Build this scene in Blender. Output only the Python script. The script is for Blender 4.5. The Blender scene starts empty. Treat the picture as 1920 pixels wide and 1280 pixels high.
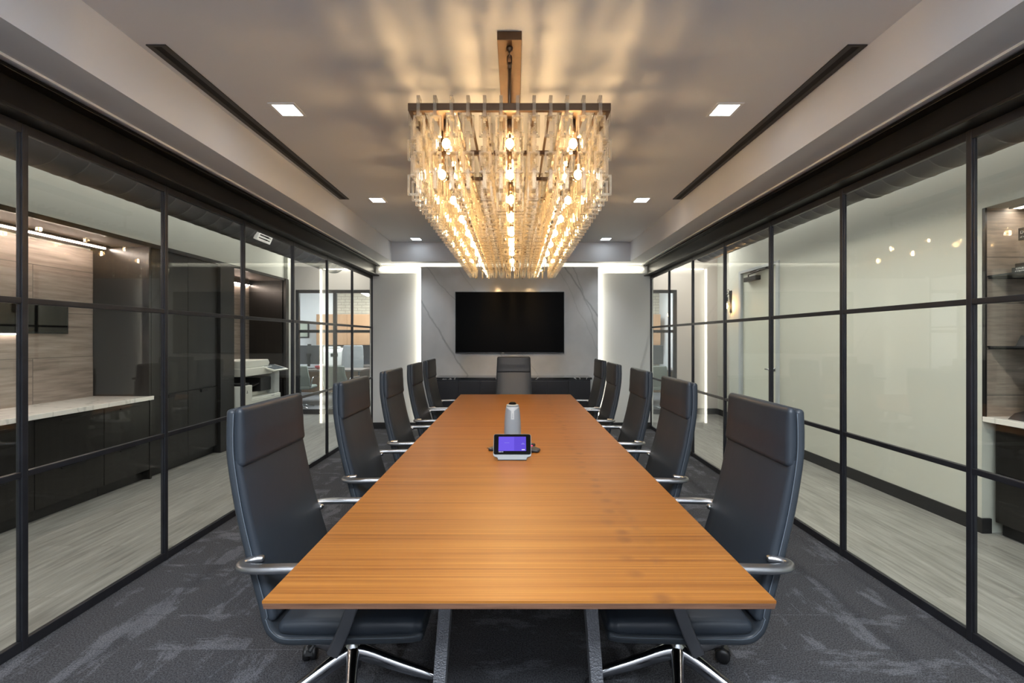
import bpy, bmesh, math, random
from mathutils import Vector, Matrix, Euler
random.seed(7)
C = bpy.context.scene.collection
S = bpy.context.scene
PI = math.pi
# ------------------------------------------------------------------ camera, world, lights, exposure
EYE = 1.44
cd = bpy.data.cameras.new('camera'); cam = bpy.data.objects.new('camera', cd); C.objects.link(cam)
cam.location = (0, 0, EYE); cam.rotation_euler = (PI/2, 0, 0)
cd.sensor_width = 36; cd.lens = 810/1920*36; cd.clip_start = 0.02; cd.clip_end = 60
cd.shift_x = -5/1920; cd.shift_y = -6/1920
S.camera = cam
w = bpy.data.worlds.new('world'); S.world = w; w.use_nodes = True
w.node_tree.nodes['Background'].inputs[0].default_value = (0.75, 0.8, 0.9, 1)
w.node_tree.nodes['Background'].inputs[1].default_value = 0.25
vs = S.view_settings; vs.view_transform = 'Standard'; vs.look = 'None'; vs.gamma = 1; vs.use_curve_mapping = False
vs.exposure = 1.08
S.cycles.max_bounces = 10; S.cycles.diffuse_bounces = 5; S.cycles.glossy_bounces = 5
S.cycles.transmission_bounces = 8; S.cycles.transparent_max_bounces = 40
S.cycles.sample_clamp_indirect = 4; S.cycles.caustics_reflective = False; S.cycles.caustics_refractive = False
S.cycles.blur_glossy = 0.5

BULB_W = 140.0; DOWN_W = 7.0; LED_W = 7.5; SPOT_W = 25.0
def area(name, loc, size, sy, power, col=(1, 1, 1), rot=(0, 0, 0)):
    l = bpy.data.lights.new(name, 'AREA'); l.shape = 'RECTANGLE'; l.size = size; l.size_y = sy; l.energy = power; l.color = col
    o = bpy.data.objects.new(name, l); C.objects.link(o); o.location = loc; o.rotation_euler = rot
    return o
# ceiling lamps of the corridors, cross corridor and offices beyond, plus two added fills
area('corridor_lamp_or_fill', (-2.50, 2.7, 2.74), 0.10, 6.5, 66, (1.0, 0.96, 0.87), (0, math.radians(-25), 0))
area('corridor_lamp_or_fill', (-3.1, 7.4, 3.15), 0.5, 0.8, 16, (1.0, 0.95, 0.86))
area('corridor_lamp_or_fill', (2.42, 2.7, 2.74), 0.10, 6.5, 88, (1.0, 0.97, 0.87), (0, math.radians(25), 0))
area('corridor_lamp_or_fill', (2.9, 7.4, 3.15), 0.5, 0.8, 18, (1.0, 0.95, 0.88))
area('corridor_lamp_or_fill', (-3.45, 3.2, 3.17), 0.12, 6.0, 10, (1.0, 0.96, 0.88))  # added fill that brightens the upper wall above the coffee bar
area('corridor_lamp_or_fill', (3.25, 3.0, 3.17), 0.12, 6.0, 9, (1.0, 0.96, 0.88))  # added fill that lifts the upper wall on the trophy side
area('office_lamp', (-3.2, 9.7, 2.95), 1.6, 1.2, 105, (0.95, 0.98, 1.0))
area('office_lamp', (2.4, 9.7, 2.95), 1.6, 1.2, 60, (0.95, 0.98, 1.0))
# unseen cool fill light added overhead behind the camera
area('rear_fill_light', (0.0, -0.75, 2.85), 2.6, 0.7, 125, (0.86, 0.93, 1.0))

# ------------------------------------------------------------------ helpers
OFF = {}
class M:
    """a bag of vertices and faces that becomes one mesh"""
    def __init__(s): s.v = []; s.f = []; s.sm = []
    def add(s, vs_, fs_, smooth=False):
        b = len(s.v); s.v += [tuple(p) for p in vs_]
        for f in fs_: s.f.append(tuple(b+i for i in f)); s.sm.append(smooth)
        return s
    def box(s, x0, x1, y0, y1, z0, z1):
        return s.add([(x0,y0,z0),(x1,y0,z0),(x1,y1,z0),(x0,y1,z0),(x0,y0,z1),(x1,y0,z1),(x1,y1,z1),(x0,y1,z1)],
                     [(3,2,1,0),(4,5,6,7),(0,1,5,4),(1,2,6,5),(2,3,7,6),(3,0,4,7)])
    def prism(s, pts, axis, a0, a1):
        """polygon of 2-D points pushed along an axis: x -> pts are (y,z); y -> (x,z); z -> (x,y)"""
        def P(p, a): return (a,p[0],p[1]) if axis=='x' else ((p[0],a,p[1]) if axis=='y' else (p[0],p[1],a))
        n = len(pts); vs_ = [P(p,a0) for p in pts]+[P(p,a1) for p in pts]
        return s.add(vs_, [tuple(range(n))[::-1], tuple(range(n,2*n))]+[(i,(i+1)%n,n+(i+1)%n,n+i) for i in range(n)])
    def tube(s, path, r, n=10, caps=True, smooth=True):
        """round tube; r a number or one per point"""
        P = [Vector(p) for p in path]; m = len(P)
        R = [r]*m if not isinstance(r,(list,tuple)) else list(r)
        t0 = (P[1]-P[0]).normalized(); up = Vector((0,0,1)) if abs(t0.z)<.9 else Vector((1,0,0))
        u = t0.cross(up).normalized(); vs_ = []
        for i in range(m):
            t = (P[min(i+1,m-1)]-P[max(i-1,0)]).normalized()
            u = (u - t*u.dot(t)).normalized(); w_ = t.cross(u)
            for k in range(n):
                a = 2*PI*k/n; vs_.append(P[i]+(u*math.cos(a)+w_*math.sin(a))*R[i])
        fs_ = [(i*n+k,i*n+(k+1)%n,(i+1)*n+(k+1)%n,(i+1)*n+k) for i in range(m-1) for k in range(n)]
        if caps: fs_ += [tuple(range(n))[::-1], tuple(range((m-1)*n,m*n))]
        return s.add(vs_, fs_, smooth)
    def lathe(s, prof, c=(0,0,0), n=24, axis='z'):
        """profile (r, h) turned about an axis through c"""
        vs_ = []
        for r,h in prof:
            for k in range(n):
                a = 2*PI*k/n; x,y = r*math.cos(a), r*math.sin(a)
                p = (x,y,h) if axis=='z' else ((h,x,y) if axis=='x' else (y,h,x))
                vs_.append((c[0]+p[0],c[1]+p[1],c[2]+p[2]))
        m = len(prof)
        fs_ = [(i*n+k,i*n+(k+1)%n,(i+1)*n+(k+1)%n,(i+1)*n+k) for i in range(m-1) for k in range(n)]
        fs_ += [tuple(range(n))[::-1], tuple(range((m-1)*n,m*n))]
        return s.add(vs_, fs_, True)
    def sweep(s, path, widths, thick, side=(0,1,0), expo=0.35, n=28, rend=0.02, nend=4, crown=0.0):
        """padded band: rounded cross-section (half width along side, half thickness along the normal) swept along the path, rounded at both ends"""
        P = [Vector(p) for p in path]; m = len(P); vs_ = []; rings = []
        for i in range(m):
            t = (P[min(i+1,m-1)]-P[max(i-1,0)]).normalized()
            sd = Vector(side(i) if callable(side) else side); sd = (sd - t*sd.dot(t)).normalized()
            rings.append((P[i],t,sd,t.cross(sd),widths[i],thick[i]))
        full = []
        for j in range(nend):
            a = (j+.35)/nend*PI/2; q = rings[0]; k = math.sin(a)
            full.append((q[0]-q[1]*rend*math.cos(a),q[1],q[2],q[3],q[4]-rend*(1-k)*.9,q[5]*(.25+.75*k)))
        full += rings
        for j in range(nend)[::-1]:
            a = (j+.35)/nend*PI/2; q = rings[-1]; k = math.sin(a)
            full.append((q[0]+q[1]*rend*math.cos(a),q[1],q[2],q[3],q[4]-rend*(1-k)*.9,q[5]*(.25+.75*k)))
        nf, na = 7, 5
        for p,t,sd,nm,hw,ht in full:
            r = min(hw,ht*1.0); fl = max(0,hw-r); sec = []
            for k in range(nf): sec.append((-fl+2*fl*k/(nf-1),1))
            for k in range(1,na+1): a = PI/2-PI*k/(na+1); sec.append((fl+r*math.copysign(abs(math.cos(a))**.8,math.cos(a)),math.sin(a)))
            for k in range(nf): sec.append((fl-2*fl*k/(nf-1),-1))
            for k in range(1,na+1): a = -PI/2-PI*k/(na+1); sec.append((-fl-r*abs(math.cos(a))**.8,math.sin(a)))
            for u,v in sec: vs_.append(p+sd*u+nm*(ht*v*(1+crown*(1-(u/max(hw,1e-6))**2))))
        n = 2*(nf+na)
        L = len(full)
        fs_ = [(i*n+k,(i+1)*n+k,(i+1)*n+(k+1)%n,i*n+(k+1)%n) for i in range(L-1) for k in range(n)]
        fs_ += [tuple(range(n)), tuple(range((L-1)*n,L*n))[::-1]]
        return s.add(vs_, fs_, True)
    def move(s, d):
        s.v = [(p[0]+d[0],p[1]+d[1],p[2]+d[2]) for p in s.v]; return s
    def xf(s, mat_):
        s.v = [tuple(mat_ @ Vector(p)) for p in s.v]; return s

def obj(name, m, mat, parent=None, bevel=0, local=False, seg=2, subsurf=0):
    me = bpy.data.meshes.new(name)
    off = OFF.get(parent.name, (0,0,0)) if (parent and not local) else (0,0,0)
    me.from_pydata([(p[0]-off[0],p[1]-off[1],p[2]-off[2]) for p in m.v], [], m.f)
    me.polygons.foreach_set('use_smooth', [bool(x) for x in m.sm])
    bm = bmesh.new(); bm.from_mesh(me)
    bmesh.ops.recalc_face_normals(bm, faces=bm.faces)
    if bevel:
        ed = [e for e in bm.edges if len(e.link_faces)==2 and e.calc_face_angle(0)>0.6]
        bmesh.ops.bevel(bm, geom=ed, offset=bevel, segments=seg, profile=.6, affect='EDGES', clamp_overlap=True)
    bm.to_mesh(me); bm.free(); me.update()
    o = bpy.data.objects.new(name, me); C.objects.link(o)
    me.materials.append(mat)
    if parent: o.parent = parent; OFF[o.name] = off
    else: OFF[o.name] = (0,0,0)
    return o
def tag(o, label, cat, group=None, kind=None):
    o['label'] = label; o['category'] = cat
    if group: o['group'] = group
    if kind: o['kind'] = kind
    return o
def thing(name, label, cat, loc=(0,0,0), rz=0, group=None):
    o = bpy.data.objects.new(name, None); C.objects.link(o); o.location = loc; o.rotation_euler = (0,0,rz)
    o.empty_display_size = .1; OFF[o.name] = tuple(loc)
    return tag(o, label, cat, group)
def struct(name, m, mat, label=None, cat=None, bevel=0):
    o = obj(name, m, mat, None, bevel); o['kind'] = 'structure'
    if label: o['label'] = label; o['category'] = cat or 'wall'
    return o
def copy_tree(o, parent=None):
    c = o.copy(); C.objects.link(c)
    if parent: c.parent = parent
    for ch in [x for x in bpy.data.objects if x.parent == o]: copy_tree(ch, c)
    return c
KIDS = {}
def B(*a): return M().box(*a)
def smooth_path(pts, n=6):
    """Catmull-Rom through the points"""
    P = [Vector(p) for p in pts]; P = [P[0]*2-P[1]]+P+[P[-1]*2-P[-2]]; out = []
    for i in range(1,len(P)-2):
        for k in range(n):
            t = k/n; a,b,c,d = P[i-1:i+3]
            out.append(.5*((2*b)+(c-a)*t+(2*a-5*b+4*c-d)*t*t+(3*b-a-3*c+d)*t**3))
    return out+[P[-2]]
def lerp_list(keys, n):
    """n values from (t,value) keys"""
    out = []
    for i in range(n):
        t = i/(n-1)
        for (a,va),(b,vb) in zip(keys,keys[1:]):
            if a<=t<=b+1e-9: out.append(va+(vb-va)*((t-a)/(b-a) if b>a else 0)); break
    return out

# ------------------------------------------------------------------ materials
def N(nt, typ, **kw):
    n = nt.nodes.new(typ)
    for k,v in kw.items(): setattr(n,k,v)
    return n
def mat(name, col, rough=.5, metal=0, spec=.5, coat=0, emit=None, emit_s=0, bump=None, vary=None):
    m = bpy.data.materials.new(name); m.use_nodes = True; nt = m.node_tree; b = nt.nodes['Principled BSDF']
    b.inputs['Base Color'].default_value = (*col,1); b.inputs['Roughness'].default_value = rough
    b.inputs['Metallic'].default_value = metal; b.inputs['Specular IOR Level'].default_value = spec
    if coat: b.inputs['Coat Weight'].default_value = coat; b.inputs['Coat Roughness'].default_value = .08
    if emit: b.inputs['Emission Color'].default_value = (*emit,1); b.inputs['Emission Strength'].default_value = emit_s
    tc = N(nt,'ShaderNodeTexCoord')
    if bump:   # (scale, strength)
        nz = N(nt,'ShaderNodeTexNoise'); nz.inputs['Scale'].default_value = bump[0]; nz.inputs['Detail'].default_value = 4
        bp = N(nt,'ShaderNodeBump'); bp.inputs['Strength'].default_value = bump[1]; bp.inputs['Distance'].default_value = .01
        nt.links.new(tc.outputs['Object'],nz.inputs['Vector']); nt.links.new(nz.outputs['Fac'],bp.inputs['Height']); nt.links.new(bp.outputs[0],b.inputs['Normal'])
    if vary:   # (scale, amount)
        nz = N(nt,'ShaderNodeTexNoise'); nz.inputs['Scale'].default_value = vary[0]; nz.inputs['Detail'].default_value = 5
        mx = N(nt,'ShaderNodeMix',data_type='RGBA'); a = vary[1]
        mx.inputs['A'].default_value = (*[c*(1-a) for c in col],1); mx.inputs['B'].default_value = (*[min(1,c*(1+a)) for c in col],1)
        nt.links.new(tc.outputs['Object'],nz.inputs['Vector']); nt.links.new(nz.outputs['Fac'],mx.inputs['Factor']); nt.links.new(mx.outputs['Result'],b.inputs['Base Color'])
    return m
def ramp(nt, stops):
    r = N(nt,'ShaderNodeValToRGB'); e = r.color_ramp.elements
    while len(e)<len(stops): e.new(.5)
    for i,(p,c) in enumerate(stops): e[i].position = p; e[i].color = (*c,1)
    return r
def mapped(nt, scale, loc=(0,0,0), rot=(0,0,0), src='Object'):
    tc = N(nt,'ShaderNodeTexCoord'); mp = N(nt,'ShaderNodeMapping')
    mp.inputs['Scale'].default_value = scale; mp.inputs['Location'].default_value = loc; mp.inputs['Rotation'].default_value = rot
    nt.links.new(tc.outputs[src],mp.inputs['Vector']); return mp
def math_n(nt, op, a, b=None):
    n = N(nt,'ShaderNodeMath',operation=op)
    for i,x in enumerate((a,b)):
        if x is None: continue
        if isinstance(x,(int,float)): n.inputs[i].default_value = x
        else: nt.links.new(x,n.inputs[i])
    return n.outputs[0]
def glass_mat(name, tint=(1,1,1), base=.045, refr=0.0, rough=0.0, dim=1.0):
    """clear sheet: straight-through light with a reflection that grows towards grazing angles"""
    m = bpy.data.materials.new(name); m.use_nodes = True; nt = m.node_tree; nt.nodes.clear()
    out = N(nt,'ShaderNodeOutputMaterial'); tr = N(nt,'ShaderNodeBsdfTransparent'); gl = N(nt,'ShaderNodeBsdfGlossy')
    tr.inputs[0].default_value = (*tint,1); gl.inputs['Roughness'].default_value = rough
    lw = N(nt,'ShaderNodeLayerWeight'); lw.inputs[0].default_value = .5
    p = math_n(nt,'POWER',lw.outputs['Facing'],5.0); f = math_n(nt,'MULTIPLY_ADD',p,(1-base)*dim); nt.nodes[-1].inputs[2].default_value = base
    mx = N(nt,'ShaderNodeMixShader'); nt.links.new(f,mx.inputs[0])
    last = tr.outputs[0]
    if refr:
        rf = N(nt,'ShaderNodeBsdfGlass'); rf.inputs['IOR'].default_value = 1.5; rf.inputs['Color'].default_value = (*tint,1)
        m2 = N(nt,'ShaderNodeMixShader'); m2.inputs[0].default_value = refr
        nt.links.new(tr.outputs[0],m2.inputs[1]); nt.links.new(rf.outputs[0],m2.inputs[2]); last = m2.outputs[0]
    nt.links.new(last,mx.inputs[1]); nt.links.new(gl.outputs[0],mx.inputs[2]); nt.links.new(mx.outputs[0],out.inputs[0])
    return m
def emit_mat(name, col, s):
    m = bpy.data.materials.new(name); m.use_nodes = True; nt = m.node_tree; nt.nodes.clear()
    out = N(nt,'ShaderNodeOutputMaterial'); e = N(nt,'ShaderNodeEmission'); e.inputs[0].default_value = (*col,1); e.inputs[1].default_value = s
    nt.links.new(e.outputs[0],out.inputs[0]); return m
def wood_mat(name, stops, scale, rough=.35, coat=0, bump=.05, loc=(0,0,0), knots=False, spec=.5):
    """grain runs along the axis with the small scale"""
    m = mat(name,stops[0][1],rough,0,spec,coat); nt = m.node_tree; b = nt.nodes['Principled BSDF']
    mp = mapped(nt,scale,loc); n1 = N(nt,'ShaderNodeTexNoise'); n1.inputs['Scale'].default_value = 1; n1.inputs['Detail'].default_value = 6; n1.inputs['Roughness'].default_value = .65
    nt.links.new(mp.outputs[0],n1.inputs['Vector'])
    mp2 = mapped(nt,tuple(s*.13 for s in scale),loc); n2 = N(nt,'ShaderNodeTexNoise'); n2.inputs['Scale'].default_value = 1; n2.inputs['Detail'].default_value = 2
    nt.links.new(mp2.outputs[0],n2.inputs['Vector'])
    s = math_n(nt,'ADD',math_n(nt,'MULTIPLY',n1.outputs['Fac'],.76),math_n(nt,'MULTIPLY',n2.outputs['Fac'],.24))
    r = ramp(nt,stops); nt.links.new(s,r.inputs[0]); col = r.outputs[0]
    if knots:
        mk = mapped(nt,(9,10.5,1),(.1,.2,0)); vo = N(nt,'ShaderNodeTexVoronoi'); vo.inputs['Scale'].default_value = 1; vo.inputs['Randomness'].default_value = .6; vo.voronoi_dimensions = '2D'
        nt.links.new(mk.outputs[0],vo.inputs['Vector'])
        tc = N(nt,'ShaderNodeTexCoord'); sp = N(nt,'ShaderNodeSeparateXYZ'); nt.links.new(tc.outputs['Object'],sp.inputs[0])
        band = math_n(nt,'SUBTRACT',1.0,math_n(nt,'MULTIPLY',math_n(nt,'ABSOLUTE',math_n(nt,'SUBTRACT',sp.outputs['X'],.385)),11.0)); nt.nodes[-1].use_clamp = True
        rk = ramp(nt,[(.10,(1,1,1)),(.32,(0,0,0))]); nt.links.new(vo.outputs['Distance'],rk.inputs[0])
        f = math_n(nt,'MULTIPLY',math_n(nt,'MULTIPLY',rk.outputs[0],band),math_n(nt,'MULTIPLY',n1.outputs['Fac'],1.1))
        mx = N(nt,'ShaderNodeMix',data_type='RGBA'); nt.links.new(f,mx.inputs['Factor']); nt.links.new(col,mx.inputs['A']); mx.inputs['B'].default_value = (.12,.045,.015,1); col = mx.outputs['Result']
    nt.links.new(col,b.inputs['Base Color'])
    if bump:
        bp = N(nt,'ShaderNodeBump'); bp.inputs['Strength'].default_value = bump; bp.inputs['Distance'].default_value = .002
        nt.links.new(n1.outputs['Fac'],bp.inputs['Height']); nt.links.new(bp.outputs[0],b.inputs['Normal'])
    return m
def plank_mat(name, stops, scale, bricks, seam=(.1,.1,.1), rough=.4, axis='xy', seam_w=.003, spec=.5):
    """planks or tiles: grain plus thin seams; bricks = (length, height); axis says which object axes span the surface"""
    m = mat(name,stops[0][1],rough,0,spec); nt = m.node_tree; b = nt.nodes['Principled BSDF']
    tc = N(nt,'ShaderNodeTexCoord'); sp = N(nt,'ShaderNodeSeparateXYZ'); cb = N(nt,'ShaderNodeCombineXYZ')
    nt.links.new(tc.outputs['Object'],sp.inputs[0])
    for i,a in enumerate(axis): nt.links.new(sp.outputs['XYZ'.index(a.upper())],cb.inputs[i])
    br = N(nt,'ShaderNodeTexBrick'); br.offset = .5
    br.inputs['Scale'].default_value = 1; br.inputs['Mortar Size'].default_value = seam_w; br.inputs['Brick Width'].default_value = bricks[0]; br.inputs['Row Height'].default_value = bricks[1]
    br.inputs['Color1'].default_value = (.3,.3,.3,1); br.inputs['Color2'].default_value = (.7,.7,.7,1); br.inputs['Mortar'].default_value = (.5,.5,.5,1); br.inputs['Bias'].default_value = 0
    nt.links.new(cb.outputs[0],br.inputs['Vector'])
    mp = N(nt,'ShaderNodeMapping'); mp.inputs['Scale'].default_value = scale; nt.links.new(cb.outputs[0],mp.inputs['Vector'])
    av = N(nt,'ShaderNodeVectorMath',operation='MULTIPLY_ADD'); nt.links.new(br.outputs['Color'],av.inputs[0]); av.inputs[1].default_value = (9,9,9); nt.links.new(mp.outputs[0],av.inputs[2])
    n1 = N(nt,'ShaderNodeTexNoise'); n1.inputs['Scale'].default_value = 1; n1.inputs['Detail'].default_value = 7; n1.inputs['Roughness'].default_value = .62; nt.links.new(av.outputs[0],n1.inputs['Vector'])
    sm = math_n(nt,'ADD',math_n(nt,'MULTIPLY',n1.outputs['Fac'],.85),math_n(nt,'MULTIPLY',br.outputs['Color'],.15))
    r = ramp(nt,stops); nt.links.new(sm,r.inputs[0])
    mx = N(nt,'ShaderNodeMix',data_type='RGBA'); nt.links.new(br.outputs['Fac'],mx.inputs['Factor']); nt.links.new(r.outputs[0],mx.inputs['A']); mx.inputs['B'].default_value = (*seam,1)
    nt.links.new(mx.outputs['Result'],b.inputs['Base Color'])
    return m
def carpet_mat():
    m = mat('carpet_weave',(.02,.02,.025),.95,0,.15); nt = m.node_tree; b = nt.nodes['Principled BSDF']
    def patches(scale, loc, lo, hi):
        mp = mapped(nt,scale,loc); n = N(nt,'ShaderNodeTexNoise'); n.inputs['Scale'].default_value = 1; n.inputs['Detail'].default_value = 5; n.inputs['Roughness'].default_value = .72
        nt.links.new(mp.outputs[0],n.inputs['Vector']); r = ramp(nt,[(lo,(0,0,0)),(hi,(1,1,1))]); nt.links.new(n.outputs['Fac'],r.inputs[0]); return r.outputs[0]
    # square-edged patches that run now across, now along the room, tile by tile
    tc = N(nt,'ShaderNodeTexCoord'); br = N(nt,'ShaderNodeTexBrick'); br.offset = .5
    br.inputs['Scale'].default_value = 1; br.inputs['Mortar Size'].default_value = .002; br.inputs['Brick Width'].default_value = .5; br.inputs['Row Height'].default_value = .25
    br.inputs['Color1'].default_value = (0,0,0,1); br.inputs['Color2'].default_value = (1,1,1,1)
    nt.links.new(tc.outputs['Object'],br.inputs['Vector'])
    a = patches((2.2,5.5,1),(0,.3,0),.52,.6); c = patches((5.5,2.0,1),(2,0,0),.52,.6)
    th = math_n(nt,'GREATER_THAN',br.outputs['Color'],.5)
    mx = N(nt,'ShaderNodeMix',data_type='FLOAT'); nt.links.new(th,mx.inputs['Factor']); nt.links.new(a,mx.inputs['A']); nt.links.new(c,mx.inputs['B'])
    fine = N(nt,'ShaderNodeTexNoise'); fine.inputs['Scale'].default_value = 170; fine.inputs['Detail'].default_value = 3; nt.links.new(tc.outputs['Object'],fine.inputs['Vector'])
    r1 = ramp(nt,[(.3,(.016,.0165,.019)),(.72,(.092,.094,.104))]); r2 = ramp(nt,[(.3,(.062,.066,.076)),(.72,(.215,.225,.255))])
    nt.links.new(fine.outputs['Fac'],r1.inputs[0]); nt.links.new(fine.outputs['Fac'],r2.inputs[0])
    m2 = N(nt,'ShaderNodeMix',data_type='RGBA'); nt.links.new(math_n(nt,'MULTIPLY',mx.outputs['Result'],.55),m2.inputs['Factor']); nt.links.new(r1.outputs[0],m2.inputs['A']); nt.links.new(r2.outputs[0],m2.inputs['B'])
    nt.links.new(m2.outputs['Result'],b.inputs['Base Color'])
    bp = N(nt,'ShaderNodeBump'); bp.inputs['Strength'].default_value = .7; bp.inputs['Distance'].default_value = .006
    nt.links.new(fine.outputs['Fac'],bp.inputs['Height']); nt.links.new(bp.outputs[0],b.inputs['Normal'])
    return m
def marble_mat():
    m = mat('marble_slab',(.42,.425,.42),.12,0,.5); nt = m.node_tree; b = nt.nodes['Principled BSDF']
    tc = N(nt,'ShaderNodeTexCoord'); sp = N(nt,'ShaderNodeSeparateXYZ'); nt.links.new(tc.outputs['Object'],sp.inputs[0])
    nz = N(nt,'ShaderNodeTexNoise'); nz.inputs['Scale'].default_value = 3.2; nz.inputs['Detail'].default_value = 6; nt.links.new(tc.outputs['Object'],nz.inputs['Vector'])
    nz2 = N(nt,'ShaderNodeTexNoise'); nz2.inputs['Scale'].default_value = 2.1; nz2.inputs['Detail'].default_value = 5; nt.links.new(tc.outputs['Object'],nz2.inputs['Vector'])
    wob = math_n(nt,'MULTIPLY',math_n(nt,'SUBTRACT',nz.outputs['Fac'],.5),.16)
    tot = None
    for x0,z0,sl,wd,st in ((-1.469,2.02,-.624,.022,.55),(-1.386,2.565,-.85,.014,.4),(.815,2.524,-.666,.026,.6),(.93,2.565,-.36,.016,.45),(-.9,2.56,-.75,.012,.25),(1.25,1.4,-.5,.012,.25)):
        d = math_n(nt,'SUBTRACT',math_n(nt,'SUBTRACT',sp.outputs['X'],x0),math_n(nt,'MULTIPLY',math_n(nt,'SUBTRACT',sp.outputs['Z'],z0),sl))
        d = math_n(nt,'ABSOLUTE',math_n(nt,'ADD',d,wob))
        v = math_n(nt,'MULTIPLY',math_n(nt,'MAXIMUM',math_n(nt,'SUBTRACT',1.0,math_n(nt,'DIVIDE',d,wd)),0.0),st)
        tot = v if tot is None else math_n(nt,'MAXIMUM',tot,v)
    tot = math_n(nt,'MULTIPLY',tot,math_n(nt,'ADD',nz2.outputs['Fac'],.35))
    r = ramp(nt,[(.3,(.47,.478,.475)),(.7,(.60,.606,.60))]); nt.links.new(nz2.outputs['Fac'],r.inputs[0])
    mx = N(nt,'ShaderNodeMix',data_type='RGBA'); nt.links.new(tot,mx.inputs['Factor']); nt.links.new(r.outputs[0],mx.inputs['A']); mx.inputs['B'].default_value = (.09,.09,.085,1)
    nt.links.new(mx.outputs['Result'],b.inputs['Base Color']); return m
def vein_mat(name, base, vein, scale, rough=.15):
    m = mat(name,base,rough); nt = m.node_tree; b = nt.nodes['Principled BSDF']
    mp = mapped(nt,scale); n = N(nt,'ShaderNodeTexNoise'); n.inputs['Scale'].default_value = 1.3; n.inputs['Detail'].default_value = 4; nt.links.new(mp.outputs[0],n.inputs['Vector'])
    d = math_n(nt,'ABSOLUTE',math_n(nt,'SUBTRACT',n.outputs['Fac'],.52)); r = ramp(nt,[(0,vein),(.016,base)]); nt.links.new(d,r.inputs[0]); nt.links.new(r.outputs[0],b.inputs['Base Color'])
    return m
def leather_mat(name, col):
    m = mat(name,col,.40,0,.32,bump=(7,.12)); return m

paint = mat('ceiling_paint',(.60,.61,.635),.85,bump=(60,.03))
wallpaint = mat('panel_paint',(.64,.65,.64),.6)
corr_paint = mat('corridor_paint',(.52,.53,.475),.8)
white_paint = mat('white_paint',(.72,.73,.72),.7)
office_white = mat('office_paint',(.82,.84,.87),.8)
steel = mat('blackened_steel',(.020,.021,.026),.38,.35,vary=(9,.5),bump=(40,.05))
beam_m = mat('painted_beam',(.006,.0058,.006),.34,.0,.3,vary=(4,.3))
black = mat('black_plastic',(.012,.012,.013),.4)
blackm = mat('black_metal',(.015,.015,.016),.35,.4)
blackbase = mat('black_rubber_base',(.012,.012,.013),.55)
chrome = mat('polished_aluminium',(.44,.45,.47),.16,1)
satin = mat('satin_aluminium',(.42,.43,.45),.33,1)
darkchrome = mat('dark_aluminium',(.20,.205,.22),.28,.9)
leather = leather_mat('charcoal_leather',(.022,.028,.037))
leather2 = leather_mat('shell_leather',(.027,.033,.041))
stitch = mat('stitch_thread',(.09,.11,.135),.6)
bronze = mat('bronze_metal',(.10,.062,.038),.38,.85,vary=(14,.3))
hammered = mat('hammered_metal',(.15,.155,.17),.5,.4,bump=(150,.9))
cabinet_dark = wood_mat('dark_oak_veneer',[(.25,(.0045,.0042,.004)),(.75,(.0155,.0142,.013))],(40,40,2.2),.3,0,.06)
cabinet_black = mat('black_lacquer',(.014,.014,.018),.3)
tile_wood = plank_mat('wood_look_tile',[(.28,(.17,.138,.118)),(.72,(.40,.335,.29))],(3,34,30),(1.1,.42),(.12,.10,.09),.5,'yz',.003)
jamb_wood = plank_mat('niche_wood_tile',[(.25,(.15,.12,.098)),(.75,(.37,.30,.24))],(4,42,30),(1.3,.34),(.08,.07,.06),.55,'xz',.003)
quartz = vein_mat('white_quartz',(.74,.73,.70),(.55,.55,.53),(1.2,2,1))
blackstone = vein_mat('black_marble',(.012,.013,.015),(.55,.55,.55),(2.2,2.5,3),.1)
floorwood = plank_mat('grey_plank_floor',[(.28,(.105,.102,.094)),(.72,(.31,.305,.285))],(2.6,30,1),(1.2,.18),(.16,.155,.14),.34,'yx',.0015)
officefloor = plank_mat('grey_carpet_tile',[(.25,(.10,.10,.11)),(.75,(.2,.2,.21))],(6,10,1),(.9,.25),(.08,.08,.085),.8,'xy',.002)
tablewood = wood_mat('teak_veneer',[(.28,(.115,.036,.006)),(.5,(.25,.094,.016)),(.74,(.365,.160,.031))],(.9,125,30),.42,.0,.03,knots=True,spec=.35)
tableedge = wood_mat('walnut_edge',[(.25,(.05,.022,.012)),(.75,(.17,.085,.05))],(5,80,90),.4,0,.05)
oak = wood_mat('oak_laminate',[(.25,(.34,.19,.10)),(.75,(.50,.30,.17))],(30,4,2),.5)
brick_m = plank_mat('pale_brick',[(.25,(.46,.42,.34)),(.75,(.66,.62,.52))],(8,16,1),(.22,.075),(.36,.33,.28),.8,'xz',.008)
slate = mat('blue_grey_board',(.13,.15,.19),.7)
duct_m = mat('black_duct',(.035,.034,.035),.36,.35)
duct_g = mat('vent_white',(.6,.6,.58),.5)
pane = glass_mat('clear_glass',(.97,.985,.975),.040,dim=.8)
office_pane = glass_mat('office_glass',(.96,.98,.975),.03,dim=.6)
crystal = glass_mat('crystal_glass',(1.0,.965,.89),.10,refr=.6,rough=.0)
def glow_scatter(m, f, col):
    nt = m.node_tree; out = [n for n in nt.nodes if n.type=='OUTPUT_MATERIAL'][0]; src = out.inputs[0].links[0].from_socket
    d = N(nt,'ShaderNodeBsdfDiffuse'); d.inputs[0].default_value = (*col,1); t_ = N(nt,'ShaderNodeBsdfTranslucent'); t_.inputs[0].default_value = (*col,1)
    a = N(nt,'ShaderNodeMixShader'); nt.links.new(d.outputs[0],a.inputs[1]); nt.links.new(t_.outputs[0],a.inputs[2])
    b = N(nt,'ShaderNodeMixShader'); b.inputs[0].default_value = f; nt.links.new(src,b.inputs[1]); nt.links.new(a.outputs[0],b.inputs[2]); nt.links.new(b.outputs[0],out.inputs[0])
glow_scatter(crystal,.13,(1.0,.94,.84))  # clear crystals: warm tint and scatter put in to imitate golden bulb glow
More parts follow.
